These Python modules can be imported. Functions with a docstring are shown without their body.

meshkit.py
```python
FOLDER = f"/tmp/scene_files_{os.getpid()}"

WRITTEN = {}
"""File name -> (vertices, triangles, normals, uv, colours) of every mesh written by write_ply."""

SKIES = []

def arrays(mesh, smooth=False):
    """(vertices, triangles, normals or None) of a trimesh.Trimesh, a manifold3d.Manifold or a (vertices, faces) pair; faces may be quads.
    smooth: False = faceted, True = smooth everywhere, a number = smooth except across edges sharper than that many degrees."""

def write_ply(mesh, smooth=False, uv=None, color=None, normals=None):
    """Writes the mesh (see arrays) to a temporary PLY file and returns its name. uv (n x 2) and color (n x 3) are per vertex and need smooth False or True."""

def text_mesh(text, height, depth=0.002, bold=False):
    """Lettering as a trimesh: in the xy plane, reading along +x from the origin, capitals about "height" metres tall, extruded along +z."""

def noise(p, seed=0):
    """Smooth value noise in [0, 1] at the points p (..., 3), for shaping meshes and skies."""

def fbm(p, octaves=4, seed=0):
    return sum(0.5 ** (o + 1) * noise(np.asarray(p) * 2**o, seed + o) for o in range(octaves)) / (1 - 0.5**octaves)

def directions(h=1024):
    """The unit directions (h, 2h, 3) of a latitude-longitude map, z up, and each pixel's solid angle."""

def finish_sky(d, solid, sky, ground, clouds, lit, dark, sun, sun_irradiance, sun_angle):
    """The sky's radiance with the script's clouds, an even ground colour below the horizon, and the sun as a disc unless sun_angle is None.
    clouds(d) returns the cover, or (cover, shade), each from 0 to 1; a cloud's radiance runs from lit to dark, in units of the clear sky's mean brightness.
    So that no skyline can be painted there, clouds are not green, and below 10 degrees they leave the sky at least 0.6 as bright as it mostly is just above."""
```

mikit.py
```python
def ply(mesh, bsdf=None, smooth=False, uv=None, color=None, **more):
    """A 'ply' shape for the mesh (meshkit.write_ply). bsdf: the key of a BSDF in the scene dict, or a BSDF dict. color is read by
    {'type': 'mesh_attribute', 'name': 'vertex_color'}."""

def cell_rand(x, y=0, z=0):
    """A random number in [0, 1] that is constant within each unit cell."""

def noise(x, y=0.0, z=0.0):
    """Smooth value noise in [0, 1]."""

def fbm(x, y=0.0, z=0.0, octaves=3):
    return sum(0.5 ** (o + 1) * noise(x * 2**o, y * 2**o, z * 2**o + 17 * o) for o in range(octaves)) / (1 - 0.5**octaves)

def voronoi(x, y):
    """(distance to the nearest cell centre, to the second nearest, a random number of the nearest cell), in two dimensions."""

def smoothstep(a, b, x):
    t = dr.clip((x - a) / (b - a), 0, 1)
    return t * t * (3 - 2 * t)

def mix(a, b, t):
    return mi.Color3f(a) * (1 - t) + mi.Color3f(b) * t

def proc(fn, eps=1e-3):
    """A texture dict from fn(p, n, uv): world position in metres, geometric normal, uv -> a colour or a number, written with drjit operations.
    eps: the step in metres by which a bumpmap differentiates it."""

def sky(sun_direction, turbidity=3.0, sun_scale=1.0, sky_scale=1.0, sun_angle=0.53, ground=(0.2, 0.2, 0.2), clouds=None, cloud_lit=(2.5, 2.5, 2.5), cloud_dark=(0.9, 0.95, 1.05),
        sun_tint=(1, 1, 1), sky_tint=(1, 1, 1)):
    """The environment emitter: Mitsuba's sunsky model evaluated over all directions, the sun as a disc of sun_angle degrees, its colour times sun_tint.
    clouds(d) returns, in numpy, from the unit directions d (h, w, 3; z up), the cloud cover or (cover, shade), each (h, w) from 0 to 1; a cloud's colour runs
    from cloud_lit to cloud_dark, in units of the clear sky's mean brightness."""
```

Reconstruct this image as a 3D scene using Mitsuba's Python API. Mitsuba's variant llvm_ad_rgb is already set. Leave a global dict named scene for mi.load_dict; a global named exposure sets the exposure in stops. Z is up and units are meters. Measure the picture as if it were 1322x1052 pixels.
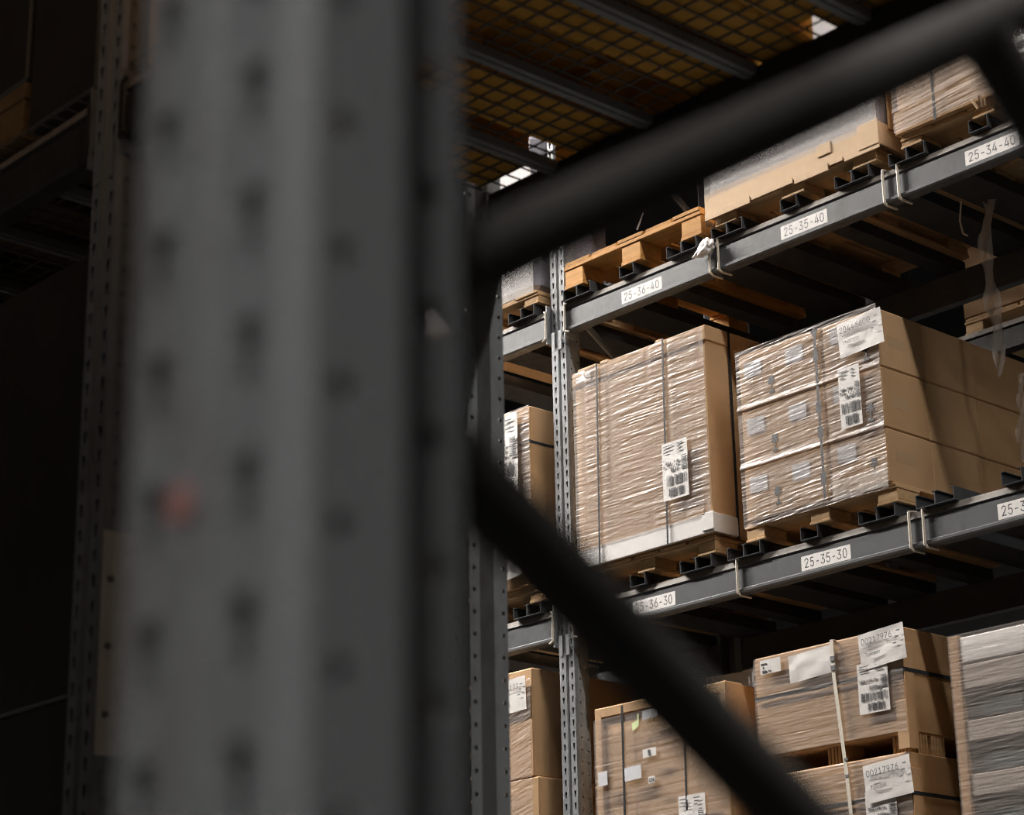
import math, random
import numpy as np, trimesh, mitsuba as mi, drjit as dr
from shapely.geometry import Polygon, box as sbox
import mikit, meshkit

T = mi.ScalarTransform4f
scene, labels = {}, {}
random.seed(7)
rng = np.random.default_rng(7)

# ------------------------------------------------------------------ camera, lights, exposure
# metres; x along the rack faces, y across the aisles, z up, the lens at the origin (1.75 m above the floor)
FLOOR, ROOF = -1.75, 9.6
yaw, pitch, roll = math.radians(47.4813), math.radians(18.9249), math.radians(-1.0529)
fwd = np.array([-math.sin(yaw) * math.cos(pitch), math.cos(yaw) * math.cos(pitch), math.sin(pitch)])
right = np.cross(fwd, [0, 0, 1]); right /= np.linalg.norm(right)
up0 = np.cross(right, fwd)
up = -math.sin(roll) * right + math.cos(roll) * up0
scene['camera'] = {'type': 'thinlens', 'fov': math.degrees(2 * math.atan(661 / 2839.92)), 'fov_axis': 'x',
                   'aperture_radius': 0.0066, 'focus_distance': 8.9, 'near_clip': 0.02, 'far_clip': 200.0,
                   'to_world': T().look_at(origin=[0, 0, 0], target=fwd.tolist(), up=up.tolist())}
exposure = 0.0
LAMP_AISLE = 112.0        # radiance of the strip lamps over the aisle in front of the far rack
FILL_LEFT = 1400.0        # unseen bank added on the left to brighten box fronts and film
FILL_NEAR = 215.0         # unseen lamps added low behind the photographer to light the near post
LAMP_Y, LAMP_Z = 4.75, 8.6

# ------------------------------------------------------------------ helpers
def tag(key, label=None, cat=None, group=None, kind=None):
    d = labels.setdefault(key, {})
    for k, v in (('label', label), ('category', cat), ('group', group), ('kind', kind)):
        if v: d[k] = v

used = set()
def numbered(key):
    k, i = key, 0
    while k in used:
        i += 1; k = f'{key}_{i:03d}'
    used.add(k)
    return k

def put(name, mesh, mat, parent=None, smooth=False, to_world=None, **lab):
    key = numbered(f'{parent}__{name}' if parent else name)
    d = dict(mesh) if isinstance(mesh, dict) else mikit.ply(mesh, mat, smooth)
    if isinstance(mesh, dict): d['bsdf'] = {'type': 'ref', 'id': mat}
    if to_world is not None: d['to_world'] = to_world
    scene[key] = d
    if lab: tag(key, **lab)
    return key

def thing(name, label, cat, group=None):
    key = numbered(name); tag(key, label, cat, group)
    return key

cat_ = trimesh.util.concatenate
def bx(x0, x1, y0, y1, z0, z1):
    m = trimesh.creation.box((abs(x1 - x0), abs(y1 - y0), abs(z1 - z0)))
    m.apply_translation(((x0 + x1) / 2, (y0 + y1) / 2, (z0 + z1) / 2)); return m

def cbx(x0, x1, y0, y1, z0, z1, c=0.004):
    """box with chamfered edges"""
    pts = []
    for sx, x in ((1, x0), (-1, x1)):
        for sy, y in ((1, y0), (-1, y1)):
            for sz, z in ((1, z0), (-1, z1)):
                pts += [(x + sx * c, y + sy * c, z), (x + sx * c, y, z + sz * c), (x, y + sy * c, z + sz * c)]
    return trimesh.convex.convex_hull(np.array(pts))

def rod(a, b, r, n=10, r2=None):
    a, b = np.array(a, float), np.array(b, float)
    t = (b - a) / np.linalg.norm(b - a)
    s = np.cross(t, [0, 0, 1.0] if abs(t[2]) < .9 else [1.0, 0, 0]); s /= np.linalg.norm(s); q = np.cross(t, s)
    an = np.arange(n) * 2 * math.pi / n
    ring = r * (np.cos(an)[:, None] * s + np.sin(an)[:, None] * q)
    v = np.vstack([a + ring, b + ring, a, b]); i = np.arange(n); j = (i + 1) % n
    f = np.vstack([np.stack([i, j, j + n], 1), np.stack([i, j + n, i + n], 1), np.stack([j, i, i * 0 + 2 * n], 1), np.stack([i + n, j + n, i * 0 + 2 * n + 1], 1)])
    m = trimesh.Trimesh(v, f, process=False); m.fix_normals(); return m

def prism_x(poly, x0, x1):
    """polygon in (y, z) extruded along x"""
    m = trimesh.creation.extrude_polygon(Polygon(poly), x1 - x0, engine='earcut')
    v = m.vertices.copy(); m.vertices = np.stack([v[:, 2] + x0, v[:, 0], v[:, 1]], 1); m.fix_normals(); return m

def sheet(x0, x1, z0, z1, y, nx, nz, disp=None, back=0.0):
    if nz >= 110: nz, nx = int((z1 - z0) / .0020), int(nx * 1.5)
    """grid facing -y at depth y; disp(x, z) pushes it towards -y; back > 0 gives it a closed back"""
    X, Z = np.meshgrid(np.linspace(x0, x1, nx + 1), np.linspace(z0, z1, nz + 1))
    d = disp(X, Z) if disp is not None else 0 * X
    v = np.stack([X.ravel(), (y - d).ravel(), Z.ravel()], 1)
    i, j = np.meshgrid(np.arange(nx), np.arange(nz)); a = (j * (nx + 1) + i).ravel()
    q = np.stack([a, a + 1, a + nx + 2, a + nx + 1], 1)
    f = np.vstack([q[:, [0, 1, 2]], q[:, [0, 2, 3]]])
    return trimesh.Trimesh(v, f, process=False)

def rotz(m, deg, c):
    m.apply_transform(trimesh.transformations.rotation_matrix(math.radians(deg), [0, 0, 1], c)); return m

def roty(m, deg, c):
    m.apply_transform(trimesh.transformations.rotation_matrix(math.radians(deg), [0, 1, 0], c)); return m

def nz(X, Z, fx, fz, seed, octaves=1):
    P = np.stack([X * fx, Z * fz, 0 * X + seed * 3.7], -1)
    return meshkit.fbm(P, octaves, seed) if octaves > 1 else meshkit.noise(P, seed)

FILM_A, FILM_L = 1.95, .54
def film_disp(seed, amp=0.0012, lam=0.013, fx=7.0, tilt=0.0, columns=0.0, ripple=0.0):
    """stretched film: long horizontal wrinkles, stronger in some places than in others"""
    amp, lam, fx = amp * FILM_A, lam * FILM_L, fx * 2.2
    def d(X, Z):
        Zt = Z + tilt * X
        a = nz(X, Zt, fx, 1 / lam, seed) + 0.55 * nz(X, Zt, fx * 2.3, 2.1 / lam, seed + 1) + 0.8 * nz(X, Zt, fx * .35, .45 / lam, seed + 2)
        m = 0.35 + 1.0 * nz(X, Z, 3.0, 5.0, seed + 3)
        if columns:
            c = nz(X, Z, 26.0, 2.5, seed + 4)
            m = m * (1 - columns * np.clip((c - .55) * 5, 0, 1))
        e = amp * m * (a - .6)
        if ripple: e = e + ripple * nz(X, Z, 6, 6, seed + 6, 2)
        return np.maximum(e, -.002) + 0.003
    return d

def wall_text(s, h, x, y, z, roll=0.0, depth=0.0006, bold=False, center=True, squeeze=1.0):
    """lettering standing on a surface that faces -y"""
    m = meshkit.text_mesh(s, h, depth, bold)
    v = m.vertices.copy(); v[:, 0] *= squeeze
    if center: v[:, 0] -= (v[:, 0].min() + v[:, 0].max()) / 2; v[:, 1] -= h / 2
    m.vertices = np.stack([v[:, 0], -v[:, 2], v[:, 1]], 1); m.fix_normals()
    m.apply_translation((x, y, z))
    return roty(m, -roll, (x, y, z)) if roll else m

def bars(x0, x1, z0, z1, y, n, seed):
    r = np.random.default_rng(seed); out, x, w = [], x0, (x1 - x0) / n
    for i in range(n):
        if r.random() < .62: out.append(bx(x, x + w * (.45 + .5 * r.random()), y - .0005, y, z0, z1))
        x += w
    return out

# ------------------------------------------------------------------ materials
def S(c): return {'type': 'rgb', 'value': [float(x) for x in c]}
def mat(name, color, rough=.6, metallic=0.0, spec=.5, two=False, **k):
    b = {'type': 'principled', 'base_color': color if isinstance(color, dict) else S(color), 'roughness': rough, 'metallic': metallic, 'specular': spec, **k}
    scene[name] = {'type': 'twosided', 'nested': b} if two else b
    return name
N, FBM, MIX = mikit.noise, mikit.fbm, mikit.mix

def steel_fn(c, dirt=.35):
    c = np.array(c)
    def fn(p, n, uv):
        a = FBM(p.x * 9, p.y * 9, p.z * 3, 3); b = FBM(p.x * 70, p.y * 70, p.z * 22, 2)
        t = mikit.smoothstep(.45, .8, a * .7 + b * .3)
        return MIX(c.tolist(), (c * (1 - dirt) * [1.05, .98, .9]).tolist(), t)
    return mikit.proc(fn)
def card_fn(c, var=.13):
    c = np.array(c)
    def fn(p, n, uv):
        a = FBM(p.x * 5, p.y * 5, p.z * 5, 3); b = N(p.x * 220, p.y * 220, p.z * 9)
        return MIX((c * (1 - var)).tolist(), (c * (1 + var)).tolist(), a * .8 + b * .2)
    return mikit.proc(fn)
def wood_fn(c, axis='y'):
    c = np.array(c)
    def fn(p, n, uv):
        g = FBM(p.x * 60, p.y * 4, p.z * 60, 3) if axis == 'y' else FBM(p.x * 4, p.y * 60, p.z * 60, 3)
        k = N(p.x * 3.1, p.y * 3.1, p.z * 9)
        return MIX((c * .62).tolist(), (c * 1.2).tolist(), g * .75 + k * .25)
    return mikit.proc(fn)

mat('grey_steel', steel_fn((.19, .203, .217)), .48)
mat('beam_steel', steel_fn((.080, .085, .090), .3), .38)
mat('channel_steel', steel_fn((.050, .053, .058), .4), .75, spec=.12)
mat('dark_steel', steel_fn((.21, .21, .205)), .5)
mat('brace_steel', steel_fn((.030, .029, .027)), .72, spec=.3)  # near black; on deck and back-row beams it stands in for shade
mat('dusty_steel', steel_fn((.17, .155, .14), .5), .85)
mat('wire_steel', (.10, .09, .08), .6)
mat('cream_plastic', (.55, .50, .42), .55)
mat('card', card_fn((.43, .275, .15)), .8, spec=.2)
mat('card_pale', card_fn((.56, .41, .27)), .8, spec=.2)
mat('card_brown', card_fn((.34, .205, .105)), .8, spec=.2)
mat('card_kraft', card_fn((.40, .25, .13)), .75, spec=.25)
mat('card_amber', card_fn((.55, .29, .06), .3), .85, spec=.1)
mat('wood', wood_fn((.52, .345, .185)), .75, spec=.2)
mat('wood_cross', wood_fn((.50, .33, .175), 'x'), .75, spec=.2)
mat('wood_orange', wood_fn((.46, .235, .07)), .75, spec=.2)
mat('wood_orange_cross', wood_fn((.50, .26, .08), 'x'), .75, spec=.2)
mat('wood_amber', wood_fn((.62, .32, .06)), .8, spec=.1)
mat('wood_shaded', wood_fn((.17, .11, .055)), .8, spec=.1)  # amber wood darkened in colour to stand in for shade
mat('shaded_card', card_fn((.030, .026, .022), .3), .5)  # cardboard coloured near black in place of real shade
mat('plank_grey', wood_fn((.36, .31, .27), 'x'), .7, spec=.3)
mat('paper', card_fn((.74, .72, .70), .05), .7, spec=.2)
mat('paper_thin', card_fn((.62, .60, .58), .08), .5, spec=.5, two=True)
mat('paper_blue', card_fn((.50, .51, .54), .1), .6)
mat('white_board', card_fn((.58, .565, .55), .06), .6)
mat('ink', (.025, .025, .03), .6)
mat('ink_grey', (.12, .12, .13), .6)
mat('mark_blue', (.05, .05, .085), .6)
mat('strap_black', (.025, .027, .032), .35)
mat('strap_cream', (.62, .58, .50), .45)
mat('tape', (.40, .27, .16), .3)
mat('grey_film_goods', card_fn((.30, .29, .33), .2), .3)
mat('teal_glass', card_fn((.09, .115, .12), .5), .18, spec=.8)
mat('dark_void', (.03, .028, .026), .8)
mat('pale_red', (.34, .17, .155), .5)
mat('green_note', (.55, .66, .33), .6)
mat('yellow_ink', (.7, .55, .1), .6)
mat('concrete', card_fn((.045, .043, .041), .2), .6)
mat('hall_paint', (.014, .014, .015), .8)
mat('cream_plate', card_fn((.50, .47, .42), .1), .5)
scene['film'] = {'type': 'mask', 'opacity': .42, 'nested': {'type': 'twosided', 'nested': {
    'type': 'principled', 'base_color': S((.40, .36, .34)), 'roughness': .31, 'specular': 1.0}}}
scene['film_calm'] = {**scene['film'], 'opacity': .30}
scene['film_loose'] = {'type': 'mask', 'opacity': .42, 'nested': {'type': 'twosided', 'nested': {
    'type': 'principled', 'base_color': S((.62, .58, .54)), 'roughness': .3, 'specular': 1.0}}}

# ------------------------------------------------------------------ the hall
put('floor', bx(-30, 20, -14, 24, FLOOR - .2, FLOOR), 'concrete', label='grey concrete warehouse floor', kind='structure')
put('ceiling', bx(-30, 20, -14, 24, ROOF, ROOF + .2), 'hall_paint', label='dark warehouse roof', kind='structure')
put('wall_left', bx(-30.2, -30, -14, 24, FLOOR, ROOF), 'hall_paint', label='dark far wall on the left', kind='structure')
put('wall_back', bx(-30, 20, 24, 24.2, FLOOR, ROOF), 'hall_paint', label='dark wall behind the racks', kind='structure')
put('wall_right', bx(20, 20.2, -14, 24, FLOOR, ROOF), 'hall_paint', label='dark wall on the right', kind='structure')
put('wall_front', bx(-30, 20, -14.2, -14, FLOOR, ROOF), 'hall_paint', label='dark wall behind the photographer', kind='structure')

def lamp(x, y, z, rad, label, L=1.5, w=.24):
    k = thing('strip_lamp', label, 'lamp', 'strip lamps over the aisles')
    h = cat_([prism_x([(y - w / 2 - .03, z + .01), (y + w / 2 + .03, z + .01), (y + w / 2, z + .09), (y - w / 2, z + .09)], x - L / 2, x + L / 2),
              rod((x - .5, y, z + .08), (x - .5, y, ROOF), .006, 6), rod((x + .5, y, z + .08), (x + .5, y, ROOF), .006, 6)])
    put('housing', h, 'hall_paint', k)
    m = trimesh.Trimesh([(x - L / 2, y - w / 2, z), (x + L / 2, y - w / 2, z), (x + L / 2, y + w / 2, z), (x - L / 2, y + w / 2, z)], [[0, 2, 1], [0, 3, 2]], process=False)
    d = mikit.ply(m, 'paper'); d['emitter'] = {'type': 'area', 'radiance': S(np.array([1.0, .94, .875]) * rad)}
    scene[numbered(f'{k}__diffuser')] = d
for i, x in enumerate((-5.0, -2.6, -0.2, 2.2, 4.6, 7.0, 9.4)):
    lamp(x, LAMP_Y, LAMP_Z, LAMP_AISLE, f'white strip lamp over the aisle before the loaded rack, {("first", "second", "third", "fourth", "fifth", "sixth", "seventh")[i]} from the left')
for i, x in enumerate((-17.0, -15.0, -13.0, -11.0)):
    lamp(x, 4.3, LAMP_Z, FILL_LEFT, f'unseen strip lamp added on the left to light box fronts, {("first", "second", "third", "fourth")[i]} from the left')
for i, (x, y) in enumerate(((.35, -1.4), (1.0, -1.6))):
    lamp(x, y, 4.2, FILL_NEAR, f'unseen strip lamp added behind the photographer to light the near post, {("left", "right")[i]} of two', L=.6)

# ------------------------------------------------------------------ rack uprights
HW = .0545                                    # half width of an upright
def holed(w, h, holes):
    p = sbox(0, 0, w, h)
    return Polygon(p.exterior.coords, [c for c in holes])
def slot(cx, cz, s=1.0):
    return [(cx + s * a, cz + s * b) for a, b in ((-.0058, .013), (.0058, .013), (.0062, .003), (.0036, -.003), (.0036, -.013), (-.0036, -.013), (-.0036, -.003), (-.0062, .003))]
def rnd(cx, cz, r=.0050, n=8):
    return [(cx + r * math.cos(a), cz + r * math.sin(a)) for a in np.arange(n) * 2 * math.pi / n + .39]
def panel(a, b, z0, z1, holes, t=.002):
    """thin plate from plan point a to b (x, y), z0..z1, with holes given in (distance from a, z)"""
    a, b = np.array(a), np.array(b); L = np.linalg.norm(b - a); u = (b - a) / L; n = np.array([-u[1], u[0]])
    P = Polygon([(0, z0), (L, z0), (L, z1), (0, z1)], [h for h in holes])
    m = trimesh.creation.extrude_polygon(P, t, engine='earcut'); v = m.vertices
    m.vertices = np.stack([a[0] + u[0] * v[:, 0] + n[0] * v[:, 2], a[1] + u[1] * v[:, 0] + n[1] * v[:, 2], v[:, 1]], 1)
    m.fix_normals(); return m
def upright_mesh(z0, z1, h0=None, h1=None):
    """front at y=0 facing -y, going back to y=.09, centred on x=0; slots every 50 mm from h0 to h1"""
    h0, h1 = (z0 if h0 is None else h0), (z1 if h1 is None else h1)
    zs = np.arange(math.ceil(h0 / .05) + 1, math.floor(h1 / .05)) * .05
    out = []
    for s in (-1, 1):
        out.append(panel((s * .007, 0), (s * .042, 0), z0, z1, [slot(.0200, z) for z in zs]))
        out.append(panel((s * .002, .009), (s * .007, 0), z0, z1, []))
        out.append(panel((s * .042, 0), (s * HW, .008), z0, z1, []))
        out.append(panel((s * HW, .008), (s * HW, .048), z0, z1, [rnd(.012, z + .034) for z in zs]))
        out.append(panel((s * HW, .048), (s * .030, .066), z0, z1, []))
        out.append(panel((s * .030, .066), (s * .030, .096), z0, z1, [rnd(.017, z + .034, .0056) for z in zs]))
    out.append(panel((-.002, .009), (.002, .009), z0, z1, []))
    return cat_(out)
UP_FAR = mikit.ply(upright_mesh(FLOOR, 5.6, .4, 5.5))
UP_MID = mikit.ply(upright_mesh(FLOOR, 5.6, -.2, 3.4))
UP_NEAR = mikit.ply(upright_mesh(FLOOR, 5.6, -.6, 1.6))

def rack_frame(x, y0, y1, up, label, steel, z_nodes, z_off_front, z_off_rear, brace_r=.015, brace_m='grey_steel', group=None, extra=()):
    k = thing('rack_frame', label, 'rack frame', group)
    put('upright', up, steel, k, to_world=T().translate([x, y0, z_off_front]))
    put('upright', up, steel, k, to_world=T().translate([x, y1, z_off_rear]).rotate([0, 0, 1], 180))
    for a, b in list(z_nodes) + list(extra):
        put('brace', rod((x, a[0], a[1]), (x, b[0], b[1]), brace_r, 14), brace_m, k, smooth=40)
    for x_, y_ in ((x, y0 + .045), (x, y1 - .045)):
        put('foot_plate', cbx(x_ - .075, x_ + .075, y_ - .065, y_ + .065, FLOOR, FLOOR + .008, .002), steel, k)
    return k
def zigzag(y0, y1, z0, dz, n):
    ys, out = (y0 + .07, y1 - .07), []
    for i in range(n):
        out.append(((ys[i % 2], z0 + i * dz), (ys[(i + 1) % 2], z0 + (i + 1) * dz)))
    return out

# far rack: front faces at y = 6.4
FY, RY = 6.40, 7.50
BF = 6.385                                    # face of the front beams
XF = -6.659
BAY = 2.86
FARX = [XF - 2 * BAY, XF - BAY, XF, XF + BAY]
flab = ['grey perforated rack frame at the dark far left end of the loaded rack', 'grey perforated rack frame one bay left of the loaded bay',
        'grey perforated upright frame between the half-hidden left boxes and the big wrapped carton', 'grey perforated rack frame at the right end of the loaded bay']
for x, l in zip(FARX, flab):
    rack_frame(x, FY, RY, UP_FAR, l, 'grey_steel', zigzag(FY, RY, -1.3, .62, 11), 0, 0)
# nodes of the bracing as seen under the upper beam of the middle frame
# mid rack (row on this side of the aisle): aisle fronts at y = 3.2
MX = -3.565
MIDX = [MX - BAY, MX, MX + BAY]
mlab = ['grey perforated rack frame in the dark beyond the left edge', 'grey perforated rack frame across the rack, its upright standing right of the blurred post', 'grey perforated rack frame beside the photographer on the right']
mids = [rack_frame(x, 2.155, 3.2, UP_MID, l, 'grey_steel', zigzag(2.155, 3.2, -1.3, .62, 11), .01, .01) for x, l in zip(MIDX, mlab)]
pl = put('guard_plate', cat_([cbx(MX + HW + .0005, MX + HW + .004, 2.155, 2.235, .725, 1.155, .001)]), 'cream_plate', mids[1], label='cream plate bolted to the upright')
for z in (.80, .93, 1.06):
    put('bolt', rod((MX + HW + .004, 2.172, z), (MX + HW + .009, 2.172, z), .0065, 8), 'wire_steel', pl)
# near rack frame: the big blurred post
NX, NY = -.621, .42
nz_nodes = [((.485, .3062), (1.45, .9262)), ((.485, .2925), (1.45, -.319)), ((1.45, .945), (.485, 1.55)), ((1.45, -.33), (.485, -.93)), ((.927, .586), (1.45, .10))]
near = rack_frame(NX, NY, 1.53, UP_NEAR, 'big blurred grey perforated rack frame close to the lens with tubular braces', 'grey_steel', nz_nodes, .0205, .0205, brace_r=.0158, brace_m='brace_steel')
put('round_spot', rod((NX - .0095, NY - .0018, .2226), (NX - .0095, NY - .0027, .2226), .0076, 20), 'pale_red', near, label='faded red round spot')  # flat pale red disc on the front strip
for x, l in ((NX - BAY, 'grey rack frame out of sight to the left of the blurred post'), (NX + BAY, 'grey rack frame out of sight to the right of the photographer')):
    rack_frame(x, NY, 1.53, UP_NEAR, l, 'grey_steel', zigzag(NY, 1.53, -1.3, .62, 9), 0, 0)

# ------------------------------------------------------------------ far rack beams
def beam_poly(y, zt, s):
    """stepped box beam: s=+1 front beam (face at y, body behind), s=-1 rear beam"""
    b = zt - .138
    p = [(y + s * .004, b), (y - s * .002, b + .006), (y - s * .002, b + .016), (y + s * .003, b + .020), (y + s * .003, b + .098), (y + s * .010, b + .102),
         (y + s * .010, b + .106), (y + s * .002, b + .110), (y + s * .016, zt), (y + s * .05, zt), (y + s * .05, b)]
    return p
B40, B30, B20, B50 = 3.638, 2.250, .863, 5.02
level = {40: B40, 30: B30, 20: B20, 50: B50}
def beam(x0, x1, y, zt, s, label, poly=beam_poly, group=None, mt='beam_steel', loop='cream_plastic'):
    k = put('rack_beam', prism_x(poly(y, zt, s), x0, x1), mt, label=label, cat='rack beam', group=group)
    put('dusty_top', prism_x([(y + s * .0015, zt - .0275), (y + s * .0152, zt + .0006), (y + s * .048, zt + .0006), (y + s * .048, zt - .002), (y + s * .017, zt - .002), (y + s * .006, zt - .0275)], x0 + .01, x1 - .01), 'dusty_steel', k, label='dusty upper lip')
    for x, d in ((x0, 1), (x1, -1)):
        e = cat_([bx(x, x + d * .006, y - s * .006, y + s * .055, zt - .165, zt + .02)])
        put('end_plate', e, 'grey_steel', k)
        br = cat_([rod((x + d * .006, y - s * .008, zt - .138), (x + d * .006, y - s * .008, zt - .014), .0045, 8), rod((x + d * .006, y - s * .008, zt - .138), (x + d * .03, y - s * .006, zt - .146), .0045, 8), rod((x + d * .006, y - s * .008, zt - .014), (x + d * .02, y - s * .004, zt - .006), .0045, 8)])
        put('end_loop', br, loop, k, smooth=40)
        tabs = [bx(x - d * .034 - .010, x - d * .034 + .010, y - s * .003, y - s * .0005, zt - .21, zt - .12)]
        put('hook_tab', cat_(tabs), 'grey_steel', k)
    return k

def loc_label(k, x, z, y, text):
    """white location plate with black figures, a part of its beam"""
    p = put('location_label', bx(x - .122, x + .122, y - .001, y + .0005, z - .029, z + .029), 'paper', k, label='white location label')
    put('lettering', wall_text(text, .038, x, y - .001, z, squeeze=.80), 'ink', p)

LX = (-6.124, -5.206, -4.286)
for i, (lv, zt) in enumerate(level.items()):
    for b in range(3):
        x0, x1 = FARX[b] + HW + .001, FARX[b + 1] - HW - .001
        if b == 2:
            l = {40: 'upper grey beam carrying labels 25-36-40, 25-35-40 and 25-34-40', 30: 'lower grey beam carrying labels 25-36-30 and 25-35-30', 20: 'grey beam under the bottom row of boxes, below the picture', 50: 'grey beam above the picture, over the upper pallets'}[lv]
        else:
            l = f'grey beam at the level of {"the wooden pallets" if lv == 40 else "the wrapped cartons" if lv == 30 else "the bottom boxes" if lv == 20 else "the lamps, above the picture"}, {"left of the middle upright" if b == 1 else "in the dark far left bay"}'
        k = beam(x0, x1, BF, zt, 1, l)
        if b == 2:
            for n, x in zip((36, 35, 34), LX):
                loc_label(k, x, zt - .086, BF + .003, f'25-{n}-{lv}')
        beam(x0, x1, RY, zt, -1, l.replace('grey beam', 'shadowed rear beam').replace(' carrying', ' behind the one carrying'))

# support channels lying across the beams
CH_H, CW = .052, .087
def channels(xs, z, y0, y1):
    out, t = [], .0028
    for x in xs:
        out += [bx(x, x + t, y0, y1, z, z + CH_H), bx(x + CW - t, x + CW, y0, y1, z, z + CH_H), bx(x, x + CW, y0, y1, z, z + t),
                bx(x + t, x + .013, y0, y1, z + CH_H - t, z + CH_H), bx(x + CW - .013, x + CW - t, y0, y1, z + CH_H - t, z + CH_H)]
    return cat_(out)
def chan(xs, lv, label, group=None, y0=None, fronts=0):
    z = level[lv] + .0012
    return put('support_channel', channels(xs, z, y0 or 6.372, RY - .004), 'channel_steel', label=label, cat='support channel', group=group)
kx = 1.006
for lv, name in ((40, 'upper'), (30, 'lower')):
    for n, cx in zip((36, 35, 34), (-6.198, -5.268, -4.327)):
        for dx, nm in ((-.335, 'left'), (0, None), (.335, 'right')):
            if nm:
                x = cx + dx + (-.0875 if nm == 'left' else 0) + (.0 if nm == 'left' else .0)
                xs = [(cx - .426) if nm == 'left' else (cx + .243), (cx - .426 + CW) if nm == 'left' else (cx + .243 + CW)]
                if n == 36 and nm == 'left': xs = [-6.597, -6.510]
                if n == 36 and nm == 'left' and lv == 40: xs = [-6.597, -6.510]
                l = f'double grey channel on the {name} beam, {nm} of label 25-{n}-{lv}'
            else:
                xs = [cx - CW / 2]
                l = f'single grey channel on the {name} beam above label 25-{n}-{lv}'
            chan(xs, lv, l)
    for j, x0 in enumerate((-6.965, -7.335, -7.75)):
        chan([x0, x0 + CW], lv, f'double grey channel on the {name} beam, {("right behind the middle upright", "second left of the middle upright", "third left of the middle upright")[j]}')

# cream clips looped round the beams
def clip(x, lv, label, one=False, w=.066):
    z = level[lv]; k = thing('beam_clip', label, 'beam clip')
    for d in ((0,) if one else (-w / 2, w / 2)):
        a = x + d; y = BF - .007; r = .0052
        m = cat_([rod((a, y, z - .136), (a, y, z + .002), r, 8), rod((a, y, z - .136), (a + .004, y + .012, z - .146), r, 8), rod((a + .004, y + .012, z - .146), (a + .006, y + .07, z - .146), r, 8),
                  rod((a, y, z + .002), (a, y + .05, z + .010), r, 8)])
        put('loop', m, 'cream_plastic', k, smooth=40)
    return k
clip(-5.69, 40, 'cream clip looped round the upper beam between labels 25-36-40 and 25-35-40', w=.05)
clip(-4.755, 40, 'cream clip looped round the upper beam between labels 25-35-40 and 25-34-40', w=.072)
clip(-5.652, 30, 'single cream clip round the lower beam between labels 25-36-30 and 25-35-30', one=True)
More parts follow.
